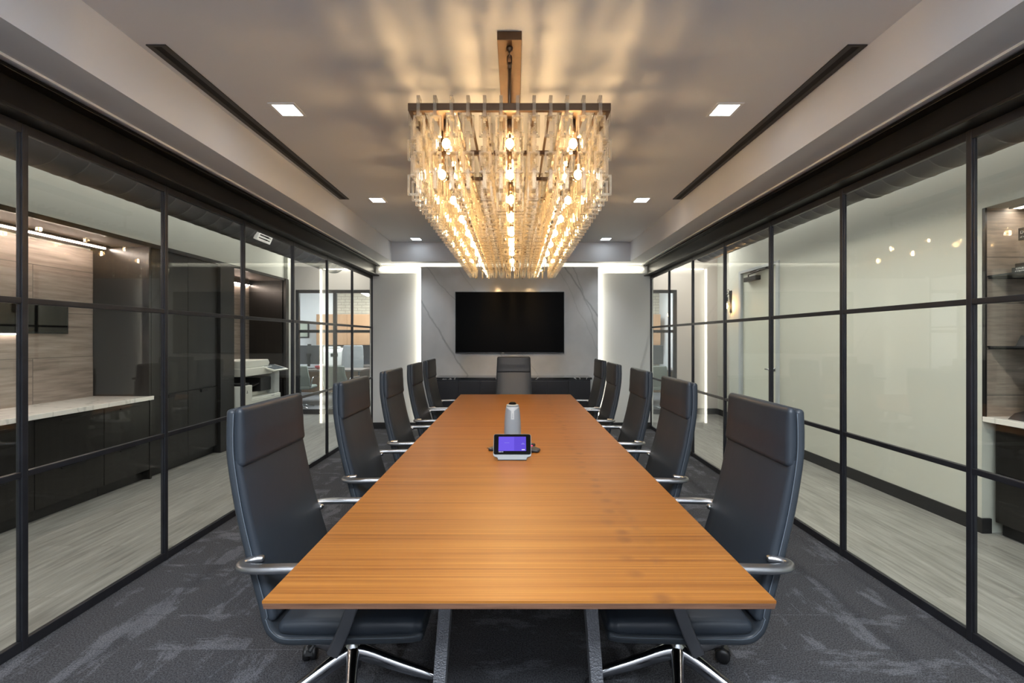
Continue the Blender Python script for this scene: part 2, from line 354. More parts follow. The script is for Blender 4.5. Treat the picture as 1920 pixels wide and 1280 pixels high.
bulb_glass = glass_mat('bulb_glass',(1,.97,.9),.05,rough=.02)
screen_black = mat('screen_glass',(.0012,.0012,.0013),.35,0,.04)
tv_frame = mat('screen_bezel',(.006,.006,.007),.25)
filament = emit_mat('filament_glow',(1.0,.67,.34),BULB_W)
sconce_fil = emit_mat('sconce_glow',(1.0,.55,.22),160)
down_e = emit_mat('downlight_glow',(.88,.95,1.0),DOWN_W)
led_e = emit_mat('led_glow',(1.0,.93,.74),LED_W)
led_warm = emit_mat('led_warm_glow',(1.0,.80,.68),48)
led_white = emit_mat('led_white_glow',(1.0,.90,.80),13)
tube_e = emit_mat('office_tube_glow',(.95,.98,1),10)
grey_cloth = mat('grey_mesh_cloth',(.25,.28,.31),.7,bump=(500,.15))
light_plastic = mat('light_plastic',(.24,.27,.29),.45)
silver_pl = mat('silver_plastic',(.35,.37,.39),.4)
copier_w = mat('copier_plastic',(.62,.63,.58),.5)
copier_g = mat('copier_grey',(.42,.44,.43),.5)
red_e = emit_mat('red_indicator',(1,.03,.12),1.1)
screen_violet = emit_mat('violet_screen',(.13,.085,.62),.62)
screen_violet2 = emit_mat('violet_screen_dark',(.10,.062,.52),.62)
screen_text = emit_mat('screen_lettering',(.75,.72,1),.5)
carpet = carpet_mat(); marble = marble_mat()
sage = mat('sage_fabric',(.19,.22,.20),.7)
door_paint = mat('door_paint',(.60,.62,.54),.6)
jamb_grey = mat('door_frame_grey',(.40,.43,.45),.6)
letter_w = mat('white_lettering',(.75,.75,.73),.5); letter_g = mat('gold_lettering',(.55,.38,.12),.35,.8)

# ------------------------------------------------------------------ big structure
XL, XR, YB = -2.26, 2.16, 6.92       # inner faces of the glazed walls, face of the end wall
YR = -1.4                            # wall behind the photographer
struct('floor', B(XL-.03,XR+.03,YR,YB,-.05,0), carpet)
struct('floor_corridor', M().box(-5.4,XL-.03,YR,8.26,-.05,0).box(XR+.03,4.2,YR,8.26,-.05,0).box(XL-.03,XR+.03,7.04,8.26,-.05,0), floorwood)
struct('floor_office', B(-6.0,4.9,8.26,11.6,-.05,0), officefloor)
ZT, ZS = 2.915, 2.62
TX0, TX1, TY1 = -1.89, 1.78, 6.64
struct('ceiling', B(TX0,TX1,YR,TY1,ZT,ZT+.06), paint)
struct('ceiling_soffit_left', B(-2.50,TX0,YR,YB,ZS,ZT+.06), paint)
struct('ceiling_soffit_right', B(TX1,2.40,YR,YB,ZS,ZT+.06), paint)
struct('ceiling_bulkhead_front', B(TX0,TX1,TY1,6.80,ZS,ZT+.06), paint)
for sx,x in ((1,-2.115),(-1,2.015)):
    struct('trim_1' if sx>0 else 'trim_2', B(min(x,x-.012*sx),max(x,x-.012*sx),YR,YB,ZS-.012,ZS), white_paint)
struct('ceiling_corridor', M().box(-5.4,-2.50,YR,8.26,3.2,3.26).box(2.40,4.2,YR,8.26,3.2,3.26).box(-2.5,2.4,7.04,8.26,3.2,3.26), paint)
struct('ceiling_office', B(-6.0,4.9,8.26,11.6,3.0,3.06), white_paint)
# end wall of the room with its two painted panels and the marble slab that stands proud
struct('wall_front', B(XL-.06,XR+.06,YB,7.04,0,3.2), wallpaint)
MX0, MX1 = -1.478, 1.318
struct('wall_front_panel_left', B(XL,MX0-.004,6.885,YB,.10,2.475), wallpaint, bevel=.002)
struct('wall_front_panel_right', B(MX1+.004,XR,6.885,YB,.10,2.475), wallpaint, bevel=.002)
struct('wall_marble', B(MX0,MX1,6.80,6.865,0,2.565), marble, bevel=.002)
struct('baseboard_front', M().box(XL,MX0-.03,6.87,YB,0,.10).box(MX1+.03,XR,6.87,YB,0,.10), blackbase, bevel=.002)
struct('wall_rear', B(-5.4,4.2,YR-.1,YR,0,3.2), paint)

# glazed steel walls
def glazed(name, X, s):
    """s = +1: room lies towards +x of the wall"""
    root = bpy.data.objects.new(name,None); C.objects.link(root); root.location = (X,3,0); root['kind'] = 'structure'; OFF[root.name] = (X,3,0)
    root['label'] = 'black steel grid of clear glass panes facing the ' + ('coffee bar' if s>0 else 'trophy niche') + ' corridor'; root['category'] = 'glass wall'
    def xb(a,b): return (min(X-s*a,X-s*b),max(X-s*a,X-s*b))
    y_, st_ = (1.996,.81) if s>0 else (2.056,.804)
    ys = [y_+st_*(k-4) for k in range(10)]+[YB-.02]
    for y in ys:
        m = M().box(*xb(0,.030),y-.013,y+.013,0,2.43).box(*xb(.008,.024),y-.019,y+.019,.05,2.385)
        obj('post',m,steel,root,.004)
    for nm,z0,z1 in (('sill_rail',0,.05),('rail',.797,.826),('rail',1.599,1.628),('head_rail',2.385,2.43)):
        obj(nm,M().box(*xb(.003,.028),YR,YB,z0,z1),steel,root,.004)
    zz = [(.05,.797),(.826,1.599),(1.628,2.385)]
    ya = [YR]+ys
    for a,b in zip(ya,ya[1:]):
        if b-a<.1: continue
        for z0,z1 in zz:
            x0,x1 = xb(.013,.019); obj('glass_pane',B(x0,x1,a+.003,b-.003,z0-.008,z1+.008),pane,root)
    return root
glazed('wall_left',XL,1); glazed('wall_right',XR,-1)
for i,(X,s) in enumerate(((XL,1),(XR,-1))):
    c = X-s*.0
    m = M()
    def fb(a,b,z0,z1): m.box(min(X+s*a,X+s*b),max(X+s*a,X+s*b),YR,YB,z0,z1)
    fb(-.09,.10,2.43,2.447); fb(-.09,.10,2.592,2.612); fb(-.005,.035,2.447,2.592)
    struct('trim_3' if i==0 else 'trim_4', m, beam_m, 'black painted steel beam over the glass wall by the '+('coffee bar' if i==0 else 'trophy niche'),'beam',bevel=.003)

# corridor and office shells
struct('wall_corridor_left', M().box(-4.42,-4.32,YR,7.08,0,3.2).box(-5.4,-4.42,YR,7.08,2.41,3.2).box(-4.32,-3.78,YR,7.08,2.412,3.2).box(-4.42,-3.72,7.08,7.30,0,3.2), corr_paint)
struct('wall_corridor_right', M().box(3.46,3.56,3.2,5.66,0,3.2).box(3.46,3.56,6.62,6.98,0,3.2).box(3.46,3.56,5.66,6.62,2.44,3.2).box(3.56,3.95,6.88,6.98,0,3.2).box(3.85,3.95,6.98,8.26,0,3.2)
       .box(3.56,4.0,3.2,3.32,0,3.2).box(3.46,4.0,YR,3.2,2.40,3.2).box(3.92,4.0,YR,3.2,0,2.40), corr_paint)
struct('baseboard_right', M().box(3.445,3.46,3.2,5.66,0,.11).box(3.445,3.46,6.66,6.98,0,.11).box(3.835,3.85,6.98,8.2,0,.11).box(3.445,3.52,3.185,3.2,0,.11), blackbase, bevel=.002)
# cross corridor's far wall: painted above and beside the office front
struct('wall_cross_corridor', M().box(-6.0,-4.16,8.2,8.28,0,3.2).box(-4.16,3.08,8.2,8.28,2.36,3.2).box(3.08,3.95,8.2,8.28,0,3.2), mat('taupe_paint',(.48,.45,.42),.8))
struct('baseboard_cross_corridor', M().box(3.08,3.84,8.185,8.2,0,.11), blackbase)
def office_front():
    root = bpy.data.objects.new('wall_office_front',None); C.objects.link(root); root.location = (0,8.22,0); root['kind'] = 'structure'; OFF[root.name] = (0,8.22,0)
    root['label'] = 'black framed office glass front beyond the end wall'; root['category'] = 'glass wall'
    xs = [-4.13,-3.42,-2.0,-.6,.8,2.2,3.05]
    for x in xs: obj('post',B(x-.03,x+.03,8.20,8.26,0,2.36),blackm,root,.003)
    for z0,z1 in ((0,.09),(1.545,1.60),(2.30,2.36)): obj('rail',B(-4.16,3.08,8.205,8.255,z0,z1),blackm,root,.003)
    for a,b in zip(xs,xs[1:]):
        for z0,z1 in ((.09,1.545),(1.6,2.3)): obj('glass_pane',B(a+.03,b-.03,8.227,8.233,z0,z1),office_pane,root)
office_front()
struct('wall_office_back', B(-4.80,4.9,11.5,11.6,0,3.0), brick_m)
struct('wall_office_back_white', M().box(-6.0,-4.80,11.44,11.6,0,3.0).box(-6.0,-5.9,8.28,11.44,0,3.0), office_white)
struct('wall_office_side', M().box(3.85,3.95,8.28,11.5,0,3.0).box(.2,.3,8.28,11.5,0,3.0), office_white)

# ------------------------------------------------------------------ ceiling fittings
k = 0
rowname = {0:'coffee bar',1:'trophy niche'}; ordn = ['behind the photographer','first in its row before the chandelier','beside the middle of the chandelier','by the end wall bulkhead']
for i,x in enumerate((-1.465,1.355)):
    for j,y in enumerate((.97,2.79,4.61,6.42)):
        t = thing('recessed_downlight','square white recessed downlight on the %s side, %s'%(rowname[i],ordn[j]),'ceiling light',(x,y,ZT),0,'recessed ceiling lights')
        m = M(); a,b = .085,.067
        m.box(x-a,x+a,y-a,y-b,ZT-.004,ZT).box(x-a,x+a,y+b,y+a,ZT-.004,ZT).box(x-a,x-b,y-b,y+b,ZT-.004,ZT).box(x+b,x+a,y-b,y+b,ZT-.004,ZT)
        obj('trim_ring',m,white_paint,t); obj('diffuser',B(x-b,x+b,y-b,y+b,ZT-.002,ZT-.0005),down_e,t)
        l = bpy.data.lights.new('downlight_beam','SPOT'); l.energy = SPOT_W; l.spot_size = math.radians(112 if j<3 else 78); l.spot_blend = .9; l.shadow_soft_size = .05; l.color = (.90,.95,1.0)
        lo = bpy.data.objects.new('downlight_beam',l); C.objects.link(lo); lo.parent = t; lo.location = (0,0,-.012)
for nm,x0,x1 in (('coffee bar',-1.852,-1.752),('trophy niche',1.672,1.772)):
    t = thing('slot_diffuser','long black linear air slot in the ceiling on the %s side'%nm,'air vent',((x0+x1)/2,3.37,ZT),0,'ceiling air slots')
    y0,y1 = 2.168,4.575; z = ZT-.006; w_ = (x1-x0)
    obj('frame',M().box(x0,x0+.03,y0,y1,z,ZT).box(x1-.03,x1,y0,y1,z,ZT).box(x0+.03,x1-.03,y0,y0+.012,z,ZT).box(x0+.03,x1-.03,y1-.012,y1,z,ZT),mat('slot_black_'+nm[:3],(.022,.021,.022),.5),t,.001)
    obj('blade',B(x0+.03,x1-.03,y0+.012,y1-.012,ZT-.002,ZT),mat('slot_dark_'+nm[:3],(.003,.003,.003),.8),t)
# LED lines around the marble
def led(name_label, m, e=None): return tag(obj('led_strip',m,e or led_e),name_label,'led light','led lines on the end wall')
led('vertical warm LED line on the marble edge towards the coffee bar',B(MX0-.016,MX0-.001,6.825,6.855,.1,2.535))
led('vertical warm LED line on the marble edge towards the trophy niche',B(MX1+.001,MX1+.016,6.825,6.855,.1,2.535))
led('short warm LED line above the painted panel towards the coffee bar',B(XL+.10,MX0-.02,6.895,6.915,2.538,2.552))
led('short warm LED line above the painted panel towards the trophy niche',B(MX1+.02,XR-.10,6.895,6.915,2.538,2.552))
led('horizontal warm LED line in the cove above the marble wall',B(TX0+.02,TX1-.02,6.885,6.915,2.655,2.668))
struct('trim_5', B(TX0,TX1,6.80,YB,ZS+.10,ZT+.06), paint)     # lid of the light cove

# ------------------------------------------------------------------ table
TC = .012; TW = .686; TY0, TY_ = 1.152, 5.40
t = thing('conference_table','long teak conference table with a thin walnut edge in the middle of the room','table',(TC,(TY0+TY_)/2,0))
obj('tabletop',B(TC-TW,TC+TW,TY0,TY_,.733,.74),tablewood,t)
obj('edge_band',M().prism([(TC-TW,.733),(TC+TW,.733),(TC+TW-.004,.718),(TC-TW+.004,.718)],'y',TY0,TY_),tableedge,t,.001)
for y in (1.50,4.665):
    for s in (-1,1):
        xt,xb_ = TC+s*.237, TC+s*.290
        m = M(); a = .021
        m.add([(xb_-a,y-.03,0),(xb_+a,y-.03,0),(xb_+a,y+.03,0),(xb_-a,y+.03,0),(xt-a,y-.03,.70),(xt+a,y-.03,.70),(xt+a,y+.03,.70),(xt-a,y+.03,.70)],
              [(3,2,1,0),(4,5,6,7),(0,1,5,4),(1,2,6,5),(2,3,7,6),(3,0,4,7)])
        obj('leg',m,hammered,t,.003)
    obj('crossbar',B(TC-.26,TC+.26,y-.03,y+.03,.70,.719),hammered,t,.002)
for s in (-1,1): obj('beam',B(TC+s*.21-.02,TC+s*.21+.02,1.53,4.635,.665,.718),blackm,t,.002)

# ------------------------------------------------------------------ chairs
def make_chair():
    """seat front towards +x, hub at the origin"""
    r = thing('office_chair','x','chair',(0,0,0))
    rear = smooth_path([(-.352,0,1.175),(-.352,0,1.09),(-.345,0,1.00),(-.315,0,.83),(-.272,0,.66),(-.232,0,.52),(-.214,0,.455),(-.192,0,.415),(-.150,0,.392),(-.05,0,.392),(.12,0,.394),(.27,0,.397),(.318,0,.403)],5)
    n = len(rear)
    # outer shell, one continuous band from head to knees; offset half its own thickness
    wd = lerp_list([(0,.222),(.25,.232),(.55,.248),(.8,.25),(1,.246)],n)
    sh = M().sweep(rear,wd,[.017]*n,(0,1,0),.45,20,.014,4)
    obj('shell',sh,leather2,r,local=True)
    def inner(i0,i1,off):     # path parallel to the rear outline, on its front side
        out = []
        for i in range(i0,i1):
            a,b = rear[max(i-1,0)],rear[min(i+1,n-1)]; t_ = (b-a).normalized(); nm = Vector((-t_.z,0,t_.x))
            if nm.dot(Vector((1,0,1)))<0: nm = -nm
            out.append(rear[i]+nm*(off(i) if callable(off) else off))
        return out
    zi = lambda z: min(range(n//2+4),key=lambda i:abs(rear[i].z-z))
    ih = zi(1.01); ib = zi(.47)
    p = inner(0,ih+1,.027); q = len(p)
    obj('headrest',M().sweep(p,[wd[i]-.001 for i in range(q)],lerp_list([(0,.016),(.5,.021),(1,.018)],q),(0,1,0),.45,28,.02,5,.35),leather,r,local=True)
    p = inner(ih,ib+1,.020); q = len(p)
    obj('backrest',M().sweep(p,[wd[ih+i]-.001 for i in range(q)],lerp_list([(0,.012),(.15,.016),(.8,.019),(1,.016)],q),(0,1,0),.4,28,.018,5,.45),leather,r,local=True)
    sp = smooth_path([(-.155,0,.432),(-.05,0,.428),(.12,0,.430),(.26,0,.432),(.312,0,.430)],5); q = len(sp)
    obj('seat',M().sweep(sp,[.246]*(q-2)+[.243,.238],lerp_list([(0,.022),(.2,.03),(.9,.027),(1,.022)],q),(0,1,0),.4,28,.02,5,.4),leather,r,local=True)
    # double row of stitches along both rims of the shell
    for s in (-1,1):
        pp = [Vector((v.x,s*(wd[i]+.0005),v.z))+Vector((.014 if i<ib else .004,0,.010 if i>ib else 0)) for i,v in enumerate(rear)]
        obj('seam',M().tube(pp,.0016,5),stitch,r,local=True)
    # arms: flat bar that hooks round the back edge, an upright strap, and a bracket under the seat
    for s in (-1,1):
        ap = smooth_path([(-.232,s*.232,.672),(-.264,s*.244,.672),(-.280,s*.268,.672),(-.262,s*.292,.672),(-.21,s*.302,.672),(-.10,s*.302,.674),(.06,s*.300,.674),(.20,s*.296,.672)],5); q = len(ap)
        m = M().sweep(ap,lerp_list([(0,.012),(.35,.015),(.6,.021),(1,.020)],q),[.0115]*q,lambda i:(ap[min(i+1,q-1)]-ap[max(i-1,0)]).cross(Vector((0,0,1))),.55,16,.008,3)
        obj('armrest',m,satin,r,local=True)
        st = smooth_path([(.035,s*.280,.372),(.075,s*.286,.46),(.115,s*.293,.57),(.150,s*.297,.664)],4); q = len(st)
        obj('arm_support',M().sweep(st,[.021]*q,[.007]*q,(1,0,0),.5,14,.006,3),darkchrome,r,local=True)
    obj('mechanism',M().box(-.10,.11,-.05,.05,.335,.382).box(.012,.058,-.275,.275,.362,.379),blackm,r,.006,local=True)
    obj('lever',M().tube([(-.06,-.05,.36),(-.06,-.16,.355),(-.075,-.215,.335)],.008,8),black,r,local=True)
    obj('column',M().lathe([(.030,.12),(.030,.215),(.022,.22),(.022,.335),(.03,.337)],(0,0,0),20),chrome,r,local=True)
    for k in range(5):
        a = math.radians(143-72*k); d = Vector((math.cos(a),math.sin(a),0)); sd = Vector((-d.y,d.x,0))
        lp = smooth_path([d*.012+Vector((0,0,.182)),d*.06+Vector((0,0,.172)),d*.18+Vector((0,0,.130)),d*.305+Vector((0,0,.093)),d*.335+Vector((0,0,.086))],4); q = len(lp)
        leg = obj('base_leg',M().sweep(lp,lerp_list([(0,.028),(.4,.021),(1,.015)],q),lerp_list([(0,.034),(.3,.029),(1,.013)],q),tuple(sd),.6,16,.008,3),chrome,r,local=True)
        c = d*.335; x = Matrix.Rotation(a+.7*(k-1),4,'Z')
        cm = M().lathe([(.014,-.030),(.028,-.028),(.031,-.022),(.031,-.006),(.024,-.004),(.024,.004),(.031,.006),(.031,.022),(.028,.028),(.014,.030)],(0,0,0),18,'y')
        cm.tube([(0,0,0),(0,0,.052)],.008,8).prism([(-.034,.004),(-.026,.026),(0,.036),(.026,.028),(.034,.012),(.030,.006),(0,.020)],'y',-.014,.014)
        cm.xf(Matrix.Translation(c+Vector((0,0,.0315))) @ x)
        obj('caster',cm,black,leg,local=True)
    return r
chair = make_chair()
rows = [1.74,2.63,3.44,4.31,5.02]
cnt = ['first from the camera end','second from the camera end','in the middle of its row','second from the screen end','last one before the screen end']
grp = 'charcoal leather conference chairs'
first = True
for side,(x,rz,nm) in enumerate(((-.65,0,'coffee bar'),(.655,PI,'trophy niche'))):
    for i,y in enumerate(rows):
        o = chair if first else copy_tree(chair); first = False
        o.location = (x+[0,0,.01,-.005,0][i],y,0); o.rotation_euler = (0,0,rz+(random.uniform(-.02,.02) if i else 0)); o['group'] = grp
        o['label'] = 'charcoal leather high-back chair on the %s side, %s'%(nm,cnt[i])
o = copy_tree(chair); o.location = (-.012,5.46,-0.0); o.rotation_euler = (0,0,-PI/2); o['group'] = grp
o['label'] = 'charcoal leather high-back chair alone at the head of the table below the television'

# ------------------------------------------------------------------ things on the table
def rrect(w_,h_,r,n=5):
    """rounded rectangle outline"""
    out = []
    for cx,cy,a0 in ((w_-r,h_-r,0),(-w_+r,h_-r,90),(-w_+r,-h_+r,180),(w_-r,-h_+r,270)):
        for k in range(n+1):
            a = math.radians(a0+90*k/n); out.append((cx+r*math.cos(a),cy+r*math.sin(a)))
    return out
# tablet in its stand, leaning back; local frame: x right, y up the face, z out of the face, then tilted
TT = .74
tb = thing('touch_controller','touch controller with a violet screen on a grey stand before the conference camera','tablet',(-.010,2.50,TT))
tilt = Matrix.Translation(Vector((-.014,2.476,TT+.005))) @ Matrix.Rotation(math.radians(60),4,'X')
def plate(w_,h_,r,z0,z1,cy=0,cx=0): return M().prism([(p[0]+cx,p[1]+cy) for p in rrect(w_,h_,r)],'z',z0,z1)
top_ = [p for p in rrect(.110,.066,.012)][:12]
outl = [(p[0],p[1]+.084) for p in top_]+[(-.110,.026),(-.104,.018),(-.092,.0155),(-.084,.010),(-.082,0),(.082,0),(.084,.010),(.092,.0155),(.104,.018),(.110,.026)]
obj('body',M().prism(outl,'z',-.014,0).xf(tilt),light_plastic,tb,.0015)
obj('bezel',plate(.1075,.0595,.010,0,.0012,.0885).xf(tilt),screen_black,tb)
scr = obj('display',plate(.080,.042,.001,.0012,.0016,.0915).xf(tilt),screen_violet,tb)
obj('display_panel',plate(.034,.041,.001,.0016,.0018,.0915,.045).xf(tilt),screen_violet2,scr)
obj('button',plate(.0095,.0026,.002,.0018,.0022,.0565,.064).xf(tilt),screen_text,scr)
obj('lettering',M().box(-.079,-.062,.043,.046,.0012,.0016).box(-.060,-.052,.043,.046,.0012,.0016).xf(tilt),screen_text,scr)
obj('lettering',M().box(-.046,-.017,.0965,.098,.0016,.0019).box(.052,.073,.0885,.091,.0018,.0021).box(.058,.067,.093,.0955,.0018,.0021).xf(tilt),emit_mat('faint_lettering',(.3,.27,.85),.5),scr)
obj('stand',M().prism([(2.486,TT+.004),(2.545,TT+.095),(2.56,TT+.095),(2.60,TT+.004)],'x',-.014-.070,-.014+.070),silver_pl,tb,.004)
obj('foot',B(-.096,.068,2.474,2.60,TT,TT+.005),black,tb,.001)
# conference camera: rounded tapering tower with a dark lens dome
oc = thing('conference_camera','grey fabric conference camera tower with a black lens dome on the table','camera',(-.014,2.90,TT))
prof = [(.052,TT),(.0555,TT+.004),(.0565,TT+.05),(.055,TT+.13),(.0515,TT+.19),(.047,TT+.225),(.043,TT+.245)]
obj('body',M().lathe(prof,(-.014,2.90,0),40),grey_cloth,oc)
obj('crown',M().lathe([(.043,TT+.245),(.0415,TT+.253),(.036,TT+.257),(.026,TT+.259)],(-.014,2.90,0),40),light_plastic,oc)
obj('lens',M().lathe([(.028,TT+.257),(.024,TT+.266),(.016,TT+.272),(.006,TT+.274)],(-.014,2.90,0),28),screen_black,oc)
def onbody(a,z,d=.0012):
    zz = z-TT; r_ = 0
    for (r0,h0),(r1,h1) in zip(prof,prof[1:]):
        if h0<=z<=h1: r_ = r0+(r1-r0)*(z-h0)/(h1-h0)
    r_ += d; return (-.014+r_*math.sin(a),2.90-r_*math.cos(a),z)
def patch(ang,z0,z1,na=12,nz=6):
    vs_ = [onbody(-ang(z0+(z1-z0)*j/nz)+2*ang(z0+(z1-z0)*j/nz)*i/na,z0+(z1-z0)*j/nz) for j in range(nz+1) for i in range(na+1)]
    return M().add(vs_,[(j*(na+1)+i,j*(na+1)+i+1,(j+1)*(na+1)+i+1,(j+1)*(na+1)+i) for j in range(nz) for i in range(na)],True)
mk = patch(lambda z:.20,TT+.165,TT+.224); mk2 = patch(lambda z:.2+1.25*max(0,(z-TT-.218)/.0269)**1.5,TT+.218,TT+.2449,20,8)
mk.add(mk2.v,mk2.f,True)
obj('face_mark',mk,mat('pale_grey_plastic',(.45,.48,.50),.5),oc)
for h in (.175,.186,.197): obj('lettering',patch(lambda z:.05,TT+h,TT+h+.006,4,2).move((0,-.0006,0)),grey_cloth,oc)
# three-armed conference phone
ph = thing('conference_phone','black three-armed conference speakerphone with a red mute light behind the touch controller','phone',(.018,2.70,TT))
cx,cy = .012,2.705
tips = [(-.150,2.70,.022),(.140,2.665,.030),(.118,2.808,.018)]
hub = [(0.045,0),( .03,.008)]
m = M().lathe([(.060,TT),(.064,TT+.012),(.055,TT+.040),(.030,TT+.050)],(cx,cy,0),28)
obj('body',m,black,ph)
for i,(x,y,wd_) in enumerate(tips):
    p0 = Vector((cx,cy,TT+.026)); p1 = Vector((x,y,TT+.010)); d = (p1-p0).normalized()
    pp = [p0+(p1-p0)*k/6 for k in range(7)]
    o = obj('arm',M().sweep(pp,lerp_list([(0,.058),(1,wd_)],7),lerp_list([(0,.022),(.5,.017),(1,.009)],7),tuple(Vector((-d.y,d.x,0))),.6,18,.014,4),mat('phone_grey',(.025,.026,.028),.45) if i==0 else bpy.data.materials['phone_grey'],ph)
    if i==1: obj('mute_light',M().lathe([(.0075,TT+.030),(.0065,TT+.0335),(.002,TT+.0345)],(cx+(x-cx)*.72,cy+(y-cy)*.72,.0035),14),red_e,o)
obj('chrome_edge',M().tube([(-.172,2.694,TT+.016),(-.150,2.682,TT+.016),(-.10,2.677,TT+.018)],.0022,8),chrome,ph)

# ------------------------------------------------------------------ television and credenza
tv = thing('television','large black flat television hung on the marble slab','television',(-.08,6.77,1.2))
x0,x1,z0,z1 = -.925,.772,1.205,2.165
obj('cabinet',B(x0,x1,6.725,6.765,z0,z1),tv_frame,tv,.004)
obj('screen',B(x0+.008,x1-.008,6.722,6.726,z0+.018,z1-.008),screen_black,tv)
obj('logo',B(-.20,-.165,6.7235,6.725,z0+.005,z0+.012),copier_g,tv)
obj('wall_bracket',B(-.5,.34,6.765,6.798,1.4,1.95),blackm,tv)
cz = thing('credenza','long dark credenza with a black marble top below the television','cabinet',(-.07,6.6,0))
cx0,cx1 = -1.19,1.155
obj('countertop',B(cx0,cx1,6.44,6.80,.825,.855),blackstone,cz,.002)
obj('carcass',B(cx0+.02,cx1-.02,6.475,6.80,.07,.825),cabinet_black,cz)
nd = 7; wd_ = (cx1-cx0-.04)/nd
for i in range(nd):
    a = cx0+.02+wd_*i
    d = obj('door',B(a+.002,a+wd_-.002,6.455,6.475,.09,.80),cabinet_black,cz,.0015)
obj('toe_kick',B(cx0+.05,cx1-.05,6.52,6.80,0,.07),black,cz)

# ------------------------------------------------------------------ chandelier
CX_ = -.025; CY0,CY1 = 2.05,5.10; ZB = 2.556
ch = thing('chandelier','long bronze chandelier dripping with clear glass link chains over the table','chandelier',(CX_,(CY0+CY1)/2,2.1))
obj('canopy',B(CX_-.059,CX_+.059,2.074,5.05,ZT-.043,ZT),bronze,ch,.002)
HW = .482
obj('frame',M().box(CX_-HW,CX_+HW,CY0,CY0+.02,ZB-.035,ZB).box(CX_-HW,CX_+HW,CY1-.02,CY1,ZB-.035,ZB)
    .box(CX_-HW,CX_-HW+.02,CY0+.02,CY1-.02,ZB-.035,ZB).box(CX_+HW-.02,CX_+HW,CY0+.02,CY1-.02,ZB-.035,ZB),bronze,ch,.001)
def ring_link(c,h,w_,r,ax):
    """oval steel chain link"""
    pts = []
    for k in range(25):
        a = 2*PI*k/24; u,v = w_*math.cos(a), (h-w_)*math.copysign(1,math.sin(a))*(abs(math.sin(a))>1e-6)+w_*math.sin(a)
        pts.append((c[0]+(u if ax=='x' else 0),c[1]+(u if ax=='y' else 0),c[2]+v))
    return M().tube(pts,r,6,False)
for y in (2.13,5.02):
    rd = obj('rod',M().tube([(CX_,y,ZT-.135),(CX_,y,ZB-.02)],.0085,10).tube([(CX_,y,ZT-.15),(CX_,y,ZT-.12)],.011,10),bronze,ch)
    obj('ceiling_loop',M().lathe([(.016,ZT-.043),(.014,ZT-.055),(.006,ZT-.060),(.006,ZT-.068)],(CX_,y,0),14),bronze,rd)
    obj('chain_link',ring_link((CX_,y,ZT-.078),.016,.0085,.0028,'y'),bronze,rd)
    obj('chain_link',ring_link((CX_,y,ZT-.107),.026,.0105,.003,'x'),bronze,rd)
    obj('crossbar',B(CX_-HW+.02,CX_+HW-.02,y-.01,y+.01,ZB-.030,ZB-.008),bronze,ch) if y>3 else None
ay = [2.145+.42*k for k in range(7)]; by = [2.26+.42*k for k in range(7)]
for y in ay[1:]: obj('crossbar',B(CX_-HW+.02,CX_+HW-.02,y-.01,y+.01,ZB-.030,ZB-.005),bronze,ch,.001)
for x in (-.335,0,.335): obj('rail',B(CX_+x-.028 if x else CX_-.012,CX_+x+.028 if x else CX_+.012,CY0+.02,CY1-.02,ZB-.034,ZB-.028),bronze,ch)
gb = M().lathe([(.012,0),(.013,-.012),(.019,-.026),(.0285,-.045),(.030,-.060),(.0255,-.077),(.014,-.087),(.003,-.090)],(0,0,0),18)
fl = M().lathe([(.006,-.032),(.016,-.040),(.0205,-.054),(.0175,-.068),(.007,-.077)],(0,0,0),8)
proto = None
for tier,ys,xs,zb in ((0,ay,(-.315,0,.315),ZB-.095),(1,by,(-.355,0,.355),ZB-.205)):
    first_s = None
    for y in ys:
        for x in xs:
            if first_s is None:
                s_ = bpy.data.objects.new('x',None); bpy.data.objects.remove(s_)
                m = M().tube([(0,0,zb-(ZB-.03) +(ZB-.03)-zb),(0,0,ZB-.03-zb)],.0135,12) if tier==0 else M().tube([(0,0,.03),(0,0,ZB-.03-zb)],.006,8).tube([(0,0,0),(0,0,.06)],.0135,12)
                so = obj('socket',m,bronze,ch,local=True)
                b_ = obj('bulb',gb,bulb_glass,so,local=True); f_ = obj('filament',fl,filament,so,local=True)
                first_s = so
            else:
                so = first_s.copy(); C.objects.link(so)
                for q in [o_ for o_ in bpy.data.objects if o_.parent==first_s]:
                    c = q.copy(); C.objects.link(c); c.parent = so
            so.location = (CX_+x-OFF[ch.name][0],y-OFF[ch.name][1],zb-OFF[ch.name][2])
# glass chains: flat rectangular links, each turned a quarter against the last
def glink(m,c,h,w_,ax,th=.0085,dp=.008):
    o_ = [(-w_/2,-h/2),(w_/2,-h/2),(w_/2,h/2),(-w_/2,h/2)]; i_ = [(-w_/2+th,-h/2+th),(w_/2-th,-h/2+th),(w_/2-th,h/2-th),(-w_/2+th,h/2-th)]
    vs_ = []
    for d in (-dp,dp):
        for u,v in o_+i_: vs_.append((c[0]+(u if ax=='x' else d),c[1]+(d if ax=='x' else u),c[2]+v))
    fs_ = []
    for k in range(4):
        n_ = (k+1)%4
        fs_ += [(k,n_,4+n_,4+k),(8+k,12+k,12+n_,8+n_),(k,8+k,8+n_,n_),(4+k,4+n_,12+n_,12+k)]
    m.add(vs_,fs_)
def strand(m,x,y,ax,n,ztop):
    for k in range(n):
        a = ax if k%2==0 else ('y' if ax=='x' else 'x')
        glink(m,(x,y,ztop-.05-.086*k),.1,.055 if k else .046,a)
def place_strand(src,x,y,z):
    c = src.copy(); C.objects.link(c); c.location = (x-OFF[ch.name][0],y-OFF[ch.name][1],z-OFF[ch.name][2]); return c
sa = M(); strand(sa,0,0,'y',5,0); sb = M(); strand(sb,0,0,'x',5,0)
spots = [('y',CX_+(-.43+.0782*k),CY0+.01) for k in range(12)]+[('y',CX_+(-.43+.0782*k),CY1-.01) for k in range(12)]
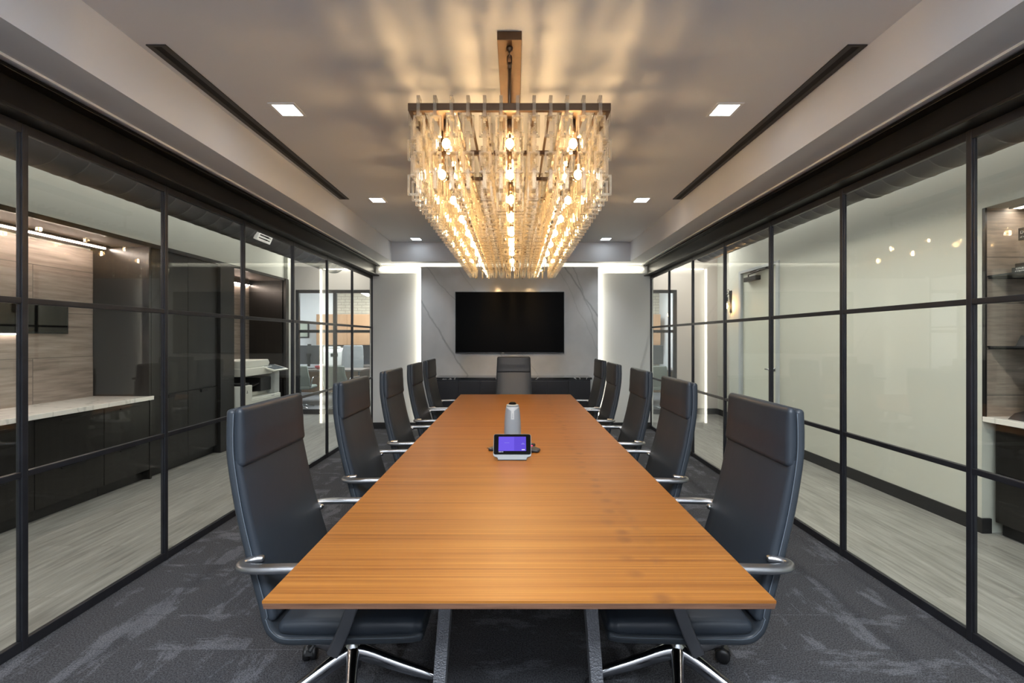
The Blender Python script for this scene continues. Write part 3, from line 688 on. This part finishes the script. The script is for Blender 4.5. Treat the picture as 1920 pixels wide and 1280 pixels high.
spots += [('x',CX_+s*(HW-.01),CY0+.075+.0829*k) for k in range(36) for s in (-1,1)]
src = {}
for a,x,y in spots:
    z = ZB+.030
    if a not in src:
        src[a] = obj('crystal_strand',sa if a=='y' else sb,crystal,ch,local=True); src[a].location = (x-OFF[ch.name][0],y-OFF[ch.name][1],z-OFF[ch.name][2])
    else: place_strand(src[a],x,y,z)
im = M()
for k in range(7):                       # the two rows that flank the middle bulbs hang in the gaps between them
    for dy in (2.203,2.35,2.413,2.475):
        for x in (-.047,.047): strand(im,CX_+x,dy+.42*k,'y' if dy<2.3 else 'x',5,ZB+.018)
for y in [CY0+.12+.115*k for k in range(25)]:
    for x in (-.117,-.195,-.262,.117,.195,.262,.425,-.425):
        if abs(x)==.195 and y<CY0+.9: continue
        strand(im,CX_+x,y,'x',5,ZB+.018)
io = obj('inner_crystal_strands',im,crystal,ch); io['kind'] = 'stuff'
for x in (-.425,-.262,-.195,-.117,-.047,.047,.117,.195,.262,.425): obj('hanging_rail',B(CX_+x-.006,CX_+x+.006,CY0+.02,CY1-.02,ZB-.012,ZB),bronze,ch)

# ------------------------------------------------------------------ coffee bar beyond the glass
struct('wall_backsplash', B(-4.32,-4.295,YR,4.40,.85,2.33), tile_wood)
struct('wall_niche_end', B(-4.32,-3.725,4.40,4.425,.852,2.41), cabinet_dark)
struct('trim_6', M().box(-3.76,-3.72,YR,7.08,2.372,2.412), cabinet_dark)
struct('ceiling_coffee_bar', M().box(-4.295,-3.76,YR,7.08,2.372,2.40), mat('taupe_soffit',(.33,.28,.26),.6))
struct('trim_7', M().box(-4.295,-4.15,YR,4.40,2.346,2.372), cabinet_dark)
t = thing('shelf_light','thin warm LED bar under the coffee bar soffit','led light',(-4.12,2.4,2.37))
obj('housing',B(-4.148,-4.10,.4,4.38,2.350,2.372),blackm,t); obj('diffuser',B(-4.147,-4.136,.41,4.37,2.340,2.350),led_warm,t)
CF = -3.735
def handle_bar(parent,y,z): obj('handle',M().box(CF,CF+.022,y-.09,y-.08,z-.004,z+.004).box(CF,CF+.022,y+.08,y+.09,z-.004,z+.004).box(CF+.016,CF+.024,y-.10,y+.10,z-.005,z+.005),blackm,parent,.001)
ys = [2.22,2.79,3.36,3.93,4.42]
nm = ['dark coffee bar drawer unit at the glass edge of view','dark coffee bar drawer unit second from the camera end','dark coffee bar drawer unit below the wall screen','dark coffee bar drawer unit next to the tall cabinets']
for i,(a,b) in enumerate(zip(ys,ys[1:])):
    t = thing('base_cabinet',nm[i],'cabinet',(-4.0,(a+b)/2,0),0,'coffee bar base cabinets')
    obj('carcass',B(-4.29,CF-.02,a+.001,b-.001,.10,.808),cabinet_dark,t)
    for z0,z1 in ((.10,.402),(.408,.800)):
        d = obj('drawer',B(CF-.02,CF,a+.003,b-.003,z0,z1),cabinet_dark,t,.0015); handle_bar(d,(a+b)/2,z1-.03)
    obj('toe_kick',B(-4.29,CF-.06,a+.001,b-.001,0,.10),black,t)
    if i==3: obj('end_panel',B(-4.29,CF+.004,b-.001,b+.019,0,.808),cabinet_dark,t)
tag(obj('countertop',B(-4.295,-3.705,2.20,4.44,.81,.85),quartz,bevel=.003),'pale quartz countertop over the dark coffee bar drawers','countertop')
t = thing('wall_screen','dark wide screen mounted on the coffee bar tile wall','television',(-4.28,3.5,1.48))
obj('cabinet',B(-4.29,-4.25,2.72,4.115,1.482,1.775),tv_frame,t,.003); obj('screen',B(-4.252,-4.248,2.74,4.10,1.50,1.765),screen_black,t)
obj('bracket',B(-4.296,-4.288,3.0,3.8,1.55,1.7),blackm,t)
t = thing('light_bar','thin warm light bar under the screen on the tile wall','led light',(-4.27,3.1,1.47))
obj('diffuser',B(-4.29,-4.265,2.74,3.75,1.472,1.481),emit_mat('under_glow',(1,.82,.7),7),t)
for i,(a,b) in enumerate(((4.44,4.94),(4.94,5.43))):
    t = thing('tall_cabinet','tall dark oak cabinet '+('beside the coffee bar counter' if i==0 else 'beside the copier alcove'),'cabinet',(-4.0,(a+b)/2,0),0,'tall storage cabinets')
    obj('carcass',B(-4.29,CF-.02,a+.001,b-.001,.10,2.37),cabinet_dark,t)
    obj('door',B(CF-.02,CF,a+.002,b-.002,.845,2.365),cabinet_dark,t,.0015)
    d = obj('drawer',B(CF-.02,CF,a+.002,b-.002,.10,.838),cabinet_dark,t,.0015)
    obj('pull_tab',B(CF,CF+.018,(a+b)/2-.05,(a+b)/2+.05,.800,.836),blackm,d,.001)
    obj('toe_kick',B(-4.29,CF-.06,a+.001,b-.001,0,.10),black,t)
struct('wall_alcove', M().box(-4.32,-3.70,5.435,5.70,0,2.372).box(-4.32,-3.74,6.99,7.08,0,2.372).box(-3.76,-3.70,6.99,7.08,0,2.40), cabinet_dark)
struct('wall_alcove_back', B(-4.32,-4.295,5.70,6.99,0,2.372), tile_wood)
t = thing('alcove_light','short warm LED bar at the top of the copier alcove','led light',(-4.2,6.3,2.3))
obj('housing',B(-4.295,-4.262,5.72,6.97,2.296,2.31),blackm,t); obj('diffuser',B(-4.288,-4.270,5.73,6.96,2.288,2.296),led_warm,t)
# copier
t = thing('photocopier','white floor-standing photocopier with a tilted control screen in the dark alcove','photocopier',(-3.97,6.3,0))
obj('body',M().box(-4.27,-3.66,5.94,6.76,.05,.60).box(-4.27,-3.80,5.94,6.76,.60,.66),copier_w,t,.012)
for i in range(3): obj('paper_drawer',B(-3.665,-3.652,5.97,6.73,.09+.165*i,.245+.165*i),copier_w,t,.004)
obj('side_column',B(-4.2,-3.68,6.63,6.76,.60,.93),copier_g,t,.012)
obj('output_cavity',M().box(-4.27,-4.0,5.94,6.63,.66,.93).box(-4.0,-3.74,6.36,6.63,.66,.86),black,t,.006)
obj('output_tray',M().prism([(5.95,.70),(6.40,.78),(6.40,.795),(5.95,.715)],'x',-4.0,-3.76),black,t,.002)
sc = obj('scanner',B(-4.25,-3.70,5.90,6.60,.91,1.02),copier_w,t,.01)
obj('document_feeder',M().prism([(5.92,1.02),(6.56,1.02),(6.60,1.07),(6.56,1.125),(5.92,1.125)],'x',-4.22,-3.74),copier_w,t,.012)
cp = obj('control_panel',M().prism([(-3.80,1.02),(-3.78,1.035),(-3.56,.965),(-3.57,.945)],'y',6.40,6.80),copier_w,t,.004)
obj('screen',M().prism([(-3.77,1.0345),(-3.77,1.037),(-3.585,.978),(-3.585,.9755)],'y',6.44,6.76),mat('copier_screen',(.09,.11,.13),.25),cp)
fn = obj('finisher',B(-4.27,-3.60,5.725,5.93,.03,.80),copier_w,t,.01)
obj('finisher_slot',B(-4.1,-3.64,5.74,5.92,.80,.83),black,fn)
obj('label',M().box(-3.6,-3.598,5.80,5.83,.70,.71).box(-3.6,-3.598,5.81,5.82,.715,.735),black,fn)
obj('logo',B(-3.659,-3.657,6.50,6.58,.565,.58),black,t)
# ducts
def duct(nm,label,X,Z,parts):
    t = thing('air_duct',label,'duct',(X,parts[0][0],Z-parts[0][2]),0)
    for y0,y1,R in parts:
        prof = []; y = y0
        while y<y1: prof += [(R,y),(R,min(y+.155,y1)),(R+.0025,min(y+.160,y1)),(R+.0025,min(y+.172,y1)),(R,min(y+.177,y1))]; y += .18
        # seams are rolled ribs round the pipe
        prof = [(.02,y0)]+prof+[(.02,y1)]
        obj('pipe',M().lathe(prof,(X,0,Z),36,'y'),duct_m,t)
    for y in (1.5,4.2,6.0): obj('hanger',M().tube([(X,y,Z+.18),(X,y,3.2)],.006,6),blackm,t)
    return t
lduct = duct('l','black spiral air duct with a white louvred register over the coffee bar corridor',-2.95,2.70,[(YR+.1,7.05,.20)])
duct('r','black spiral air duct stepping down in width over the trophy niche corridor',2.85,2.757,[(YR+.1,3.45,.20),(3.46,6.5,.172)])
R_ = Matrix.Translation(Vector((-2.95,4.80,2.70))) @ Matrix.Rotation(math.radians(25),4,'Y')
rg = obj('air_register',M().box(.185,.225,-.13,-.105,-.11,.11).box(.185,.225,.105,.13,-.11,.11).box(.185,.225,-.105,.105,-.11,-.085).box(.185,.225,-.105,.105,.085,.11).xf(R_),duct_g,lduct,.003)
rg['label'] = 'white louvred register'
obj('backing',B(.190,.194,-.105,.105,-.085,.085).xf(R_),black,rg)
for i in range(5): obj('louvre',B(.20,.222,-.105,.105,-.070+.034*i,-.054+.034*i).xf(R_),duct_g,rg)

# ------------------------------------------------------------------ trophy niche and door side
struct('wall_niche_jamb', B(3.475,3.92,3.195,3.2,.84,2.40), jamb_wood)
struct('wall_niche_back', B(3.90,3.92,.6,3.195,.84,2.40), jamb_wood)
struct('trim_8', B(3.463,3.477,3.180,3.2,.84,2.40), blackm)
t = thing('niche_light','warm white recessed light strip in the ceiling of the trophy niche','led light',(3.68,2.3,2.4))
obj('diffuser',B(3.64,3.70,1.2,3.16,2.388,2.396),led_white,t); obj('housing',M().box(3.625,3.64,1.2,3.17,2.386,2.40).box(3.70,3.715,1.2,3.17,2.386,2.40),white_paint,t)
tag(obj('counter',B(3.46,3.90,1.0,3.195,.825,.863),quartz,bevel=.002),'white quartz ledge under the trophies over dark drawers','countertop')
t = thing('base_cabinet','low dark cabinet under the white trophy ledge','cabinet',(3.7,2.3,0))
obj('carcass',B(3.53,3.90,1.0,3.16,.10,.825),cabinet_dark,t)
for a,b in ((1.0,1.74),(1.745,2.45),(2.455,3.155)):
    for z0,z1 in ((.10,.455),(.46,.815)): obj('drawer',B(3.51,3.53,a+.002,b-.002,z0,z1),cabinet_dark,t,.0015)
obj('toe_kick',B(3.57,3.90,1.0,3.16,0,.10),black,t)
smoke = glass_mat('smoked_shelf_glass',(.35,.36,.38),.06)
for z,lab in ((1.89,'upper dark glass shelf in the trophy niche under the light strip'),(1.372,'lower dark glass shelf in the trophy niche')):
    t = thing('glass_shelf',lab,'shelf',(3.7,2.3,z),0,'trophy shelves')
    obj('board',B(3.49,3.90,1.0,3.19,z,z+.012),mat('shelf_black',(.02,.021,.023),.12) if z>1.5 else bpy.data.materials['shelf_black'],t)
    obj('bracket',B(3.50,3.90,3.182,3.192,z-.012,z),blackm,t)
def text(body,size,mat_,parent,loc,rot,name='lettering'):
    cu = bpy.data.curves.new(name,'FONT'); cu.body = body; cu.size = size; cu.extrude = .0006; cu.align_x = 'LEFT'; cu.align_y = 'CENTER'
    f = bpy.data.objects.new(name,cu); C.objects.link(f); bpy.context.view_layer.update()
    me = bpy.data.meshes.new_from_object(f.evaluated_get(bpy.context.evaluated_depsgraph_get())); bpy.data.objects.remove(f)
    me.materials.clear(); me.materials.append(mat_); o = bpy.data.objects.new(name,me); C.objects.link(o)
    off = OFF[parent.name]; o.location = tuple(a-b for a,b in zip(loc,off)); o.rotation_euler = rot; o.parent = parent; return o
FACE = (PI/2,0,-PI/2)     # letters read from the corridor
crys = glass_mat('trophy_glass',(.97,.98,.97),.06)
t = thing('trophy','glass column trophy with a black lettered top block on the upper niche shelf','trophy',(3.66,3.03,1.902))
obj('base',B(3.57,3.73,2.88,3.103,1.902,1.945),black,t,.001); obj('plinth',B(3.585,3.715,2.90,3.095,1.945,1.973),black,t,.001)
obj('column',M().box(3.61,3.67,3.015,3.090,1.973,2.14),crys,t,.004)
obj('top_block',B(3.59,3.70,2.90,3.080,2.137,2.223),black,t,.001)
text('DE',.030,letter_w,t,(3.5885,3.068,2.190),FACE); text('of the',.018,letter_w,t,(3.5885,3.068,2.158),FACE)
text('COURI',.017,letter_w,t,(3.5685,3.076,1.934),FACE); text('CONTRI',.017,letter_w,t,(3.5685,3.081,1.915),FACE)
t = thing('trophy','black wedge-based award on the lower niche shelf','trophy',(3.66,2.98,1.384))
obj('base',M().prism([(3.58,1.384),(3.74,1.384),(3.74,1.46),(3.62,1.46)],'y',2.88,3.09),black,t,.001)
obj('upright',B(3.64,3.70,2.92,3.06,1.46,1.66),black,t,.003)
t = thing('trophy','tall black slab award with gold lettering on the white ledge','trophy',(3.62,2.95,.863))
obj('base',M().prism([(3.52,.863),(3.70,.863),(3.70,.935),(3.57,.905)],'y',2.84,3.085),black,t,.001)
obj('slab',B(3.60,3.65,2.85,3.055,.92,1.17),black,t,.003)
text('C',.030,letter_g,t,(3.542,2.99,.886),(PI/2-.62,0,-PI/2))
# white door with closer
t = thing('corridor_door','pale painted tall door with a black overhead closer beside the wall lamp','door',(3.49,6.14,0))
t['kind'] = 'structure'
obj('door_frame',M().box(3.44,3.56,5.64,5.70,0,2.46).box(3.44,3.56,6.58,6.64,0,2.46).box(3.44,3.56,5.70,6.58,2.42,2.46),jamb_grey,t,.002)
obj('door_leaf',B(3.475,3.52,5.705,6.575,.01,2.415),door_paint,t,.002)
obj('closer_body',B(3.40,3.475,6.10,6.42,2.27,2.335),blackm,t,.004)
obj('closer_arm',M().tube([(3.43,6.34,2.335),(3.43,6.34,2.37),(3.40,6.0,2.385),(3.45,5.9,2.41)],.009,8).box(3.40,3.45,5.86,6.25,2.385,2.40),blackm,t)
obj('door_handle',M().tube([(3.475,5.775,1.02),(3.42,5.775,1.02),(3.42,5.90,1.02)],.010,8).tube([(3.475,5.775,1.02),(3.463,5.775,1.02)],.026,14),chrome,t)
# wall lamp
t = thing('wall_sconce','black wall lamp with a hooked arm and a glowing amber bulb beside the door','wall lamp',(3.45,6.91,1.85))
obj('back_plate',B(3.448,3.46,6.88,6.94,1.85,2.20),blackm,t,.002)
obj('arm',M().tube(smooth_path([(3.452,6.91,2.14),(3.425,6.91,2.15),(3.405,6.91,2.14),(3.392,6.91,2.10)],5),.006,8).tube([(3.452,6.91,2.17),(3.385,6.91,2.17)],.004,6),blackm,t)
obj('cord',M().tube(smooth_path([(3.40,6.91,2.17),(3.41,6.91,2.22),(3.43,6.91,2.20),(3.43,6.91,2.1),(3.425,6.91,2.02),(3.435,6.91,1.97)],6),.003,6),blackm,t)
so = obj('socket',M().tube([(3.392,6.91,2.10),(3.392,6.91,2.03)],.017,12),blackm,t)
obj('bulb',M().lathe([(.014,2.035),(.02,2.01),(.036,1.975),(.04,1.945),(.034,1.915),(.012,1.895)],(3.392,6.91,0),18),bulb_glass,so)
obj('filament',M().lathe([(.005,2.0),(.013,1.975),(.016,1.945),(.010,1.92)],(3.392,6.91,0),10),sconce_fil,so)

# ------------------------------------------------------------------ offices beyond the end wall
def wall_cab(x0,x1,lab):
    t = thing('wall_cabinet',lab,'cabinet',((x0+x1)/2,11.2,1.27),0,'oak wall cabinets'); n_ = max(2,round((x1-x0)/.75)); w_ = (x1-x0)/n_
    obj('carcass',B(x0,x1,10.97,11.5,1.27,2.05),oak,t)
    for i in range(n_): obj('door',B(x0+w_*i+.003,x0+w_*(i+1)-.003,10.95,10.97,1.272,2.048),oak,t,.001)
wall_cab(-5.03,-1.9,'long run of oak wall cabinets in the office seen past the coffee bar'); wall_cab(1.9,3.70,'oak wall cabinets in the office seen past the trophy corridor')
struct('wall_office_board', M().box(-5.0,-1.2,11.40,11.44,.76,1.27).box(1.2,3.84,11.46,11.5,.76,1.27), slate)
def desk(x0,x1,y0,y1,lab,z=.76):
    t = thing('desk',lab,'desk',((x0+x1)/2,(y0+y1)/2,0),0)
    obj('desktop',B(x0,x1,y0,y1,z-.035,z),mat('desk_'+str(x0),(.16,.14,.13),.35),t,.002)
    for x in (x0+.05,x1-.09): obj('leg',B(x,x+.04,y0+.05,y1-.05,0,z-.035),black,t)
    obj('modesty_panel',B(x0+.1,x1-.1,y1-.10,y1-.08,.2,z-.035),oak,t)
    return t
desk(-5.3,-3.30,9.30,10.0,'dark office desk with a monitor seen past the coffee bar'); low_counter = desk(-4.9,-1.3,10.70,11.38,'long low office counter under the oak cabinets')
desk(1.6,3.7,9.30,10.0,'dark office desk seen past the trophy corridor')
def monitor(x,y,w_,h_,z,lab,rz=0):
    t = thing('monitor',lab,'monitor',(x,y,z),rz)
    obj('shell',B(-w_/2,w_/2,-.02,.02,.10,.10+h_),mat('monitor_'+str(round(x,1)),(.07,.075,.08),.5),t,.006,local=True)
    obj('stand',M().box(-.03,.03,-.035,-.02,.05,.30).box(-.05,.05,-.05,.0,.28,.34),black,t,.003,local=True)
    obj('foot',B(-.12,.12,-.10,.08,0,.012),black,t,.003,local=True)
    obj('webcam',B(-.035,.035,-.02,.02,.10+h_,.13+h_),black,t,.004,local=True)
    if x>0: obj('lettering',B(-.26,-.10,-.0225,-.0205,h_-.02,h_+.0),silver_pl,t,local=True)
monitor(-4.62,9.72,.62,.42,.76,'back of a grey computer monitor on the desk past the coffee bar')
monitor(2.94,9.72,.80,.42,.76,'back of a wide dark monitor on the desk past the trophy corridor')
t = thing('printer','small white desk printer in front of the oak cabinets','printer',(-4.60,11.05,.76))
obj('body',M().prism([(10.85,.76),(11.3,.76),(11.3,1.16),(11.0,1.20),(10.85,1.10)],'x',-4.87,-4.36),white_paint,t,.01)
obj('lid',B(-4.85,-4.42,10.95,11.28,1.19,1.235),white_paint,t,.006); obj('panel',B(-4.62,-4.44,10.843,10.852,.98,1.06),black,t)
def lounge(x,y,rz,lab,m_,hi=False):
    """visitor chair with a shell back on a four-star chrome foot; hi = tall office back"""
    t = thing('visitor_chair',lab,'chair',(x,y,0),rz)
    top = 1.24 if hi else .86
    bp_ = smooth_path([(-.30,0,top),(-.29,0,top-.16),(-.25,0,.60),(-.20,0,.47)],5); q = len(bp_)
    obj('backrest',M().sweep(bp_,lerp_list([(0,.24),(.5,.27),(1,.26)],q),[.03]*q,(0,1,0),.45,20,.03,4),m_,t,local=True)
    sp = [(-.22,0,.44),(-.05,0,.435),(.12,0,.435),(.26,0,.43)]
    obj('seat',M().sweep(sp,[.26]*4,[.035]*4,(0,1,0),.45,20,.025,4),m_,t,local=True)
    for s in (-1,1): obj('armrest',M().tube(smooth_path([(-.22,s*.27,.45),(-.20,s*.30,.62),(-.1,s*.30,.65),(.18,s*.30,.65)],5),.013,8),chrome,t,local=True)
    obj('column',M().tube([(0,0,.05),(0,0,.41)],.025,12),chrome,t,local=True)
    for k in range(4):
        a = PI/4+PI/2*k; obj('base_leg',M().tube([(0,0,.075),(.3*math.cos(a),.3*math.sin(a),.022)],[.02,.012],8),chrome,t,local=True)
lounge(-4.42,8.90,PI/2+.15,'sage visitor chair with chrome foot at the desk past the coffee bar',sage)
lounge(-3.55,8.90,PI/2-.2,'sage visitor chair beside a black glass mullion past the coffee bar',sage)
lounge(2.75,8.85,PI/2+.1,'sage visitor chair at the desk past the trophy corridor',sage)
lounge(-3.97,10.32,-PI/2,'grey high-back office chair between desk and oak cabinets',mat('grey_leather',(.20,.21,.22),.5),True)
t = thing('picture_frame','small black framed certificate on the white office wall','picture',(-5.28,11.42,1.85))
x0,x1,z0,z1 = -5.74,-5.44,1.45,1.86
obj('frame',M().box(x0,x1,11.41,11.44,z0,z0+.03).box(x0,x1,11.41,11.44,z1-.03,z1).box(x0,x0+.03,11.41,11.44,z0+.03,z1-.03).box(x1-.03,x1,11.41,11.44,z0+.03,z1-.03),black,t)
obj('print',B(x0+.03,x1-.03,11.425,11.44,z0+.03,z1-.03),mat('certificate_paper',(.62,.68,.58),.7),t)
t = thing('office_tube_light','bright linear tube light hung in the office past the coffee bar','ceiling light',(-3.5,10.1,2.56))
obj('diffuser',M().tube([(-3.60,10.6,2.50),(-3.45,9.55,2.50)],.035,12),tube_e,t)
for a in ((-3.57,10.4),(-3.49,9.8)): obj('cord',M().tube([(a[0],a[1],2.52),(a[0],a[1],3.0)],.004,6),blackm,t)
# clutter on the desks
def clutter(name,lab,cat,m,mt): tag(obj(name,m,mt,bevel=.003),lab,cat)
clutter('paper_pile','loose white papers on the desk past the trophy corridor','papers',M().box(3.02,3.28,9.42,9.60,.76,.80),white_paint)
clutter('candy_dish','small red dish on the desk past the coffee bar','dish',M().lathe([(.04,.76),(.085,.80),(.09,.835),(.07,.835)],(-4.30,9.5,0),16),mat('red_ceramic',(.42,.05,.06),.4))
clutter('note_pad','white note pad on the desk past the coffee bar','notepad',B(-4.95,-4.78,9.40,9.55,.76,.785),white_paint)
pd = obj('drawer_pedestal',B(-3.0,-2.5,10.74,11.3,.02,.70),oak,low_counter)
for i in range(3): obj('drawer',B(-2.995,-2.505,10.72,10.74,.03+.225*i,.245+.225*i).box(-2.85,-2.65,10.70,10.72,.19+.225*i,.20+.225*i),oak,pd,.002)
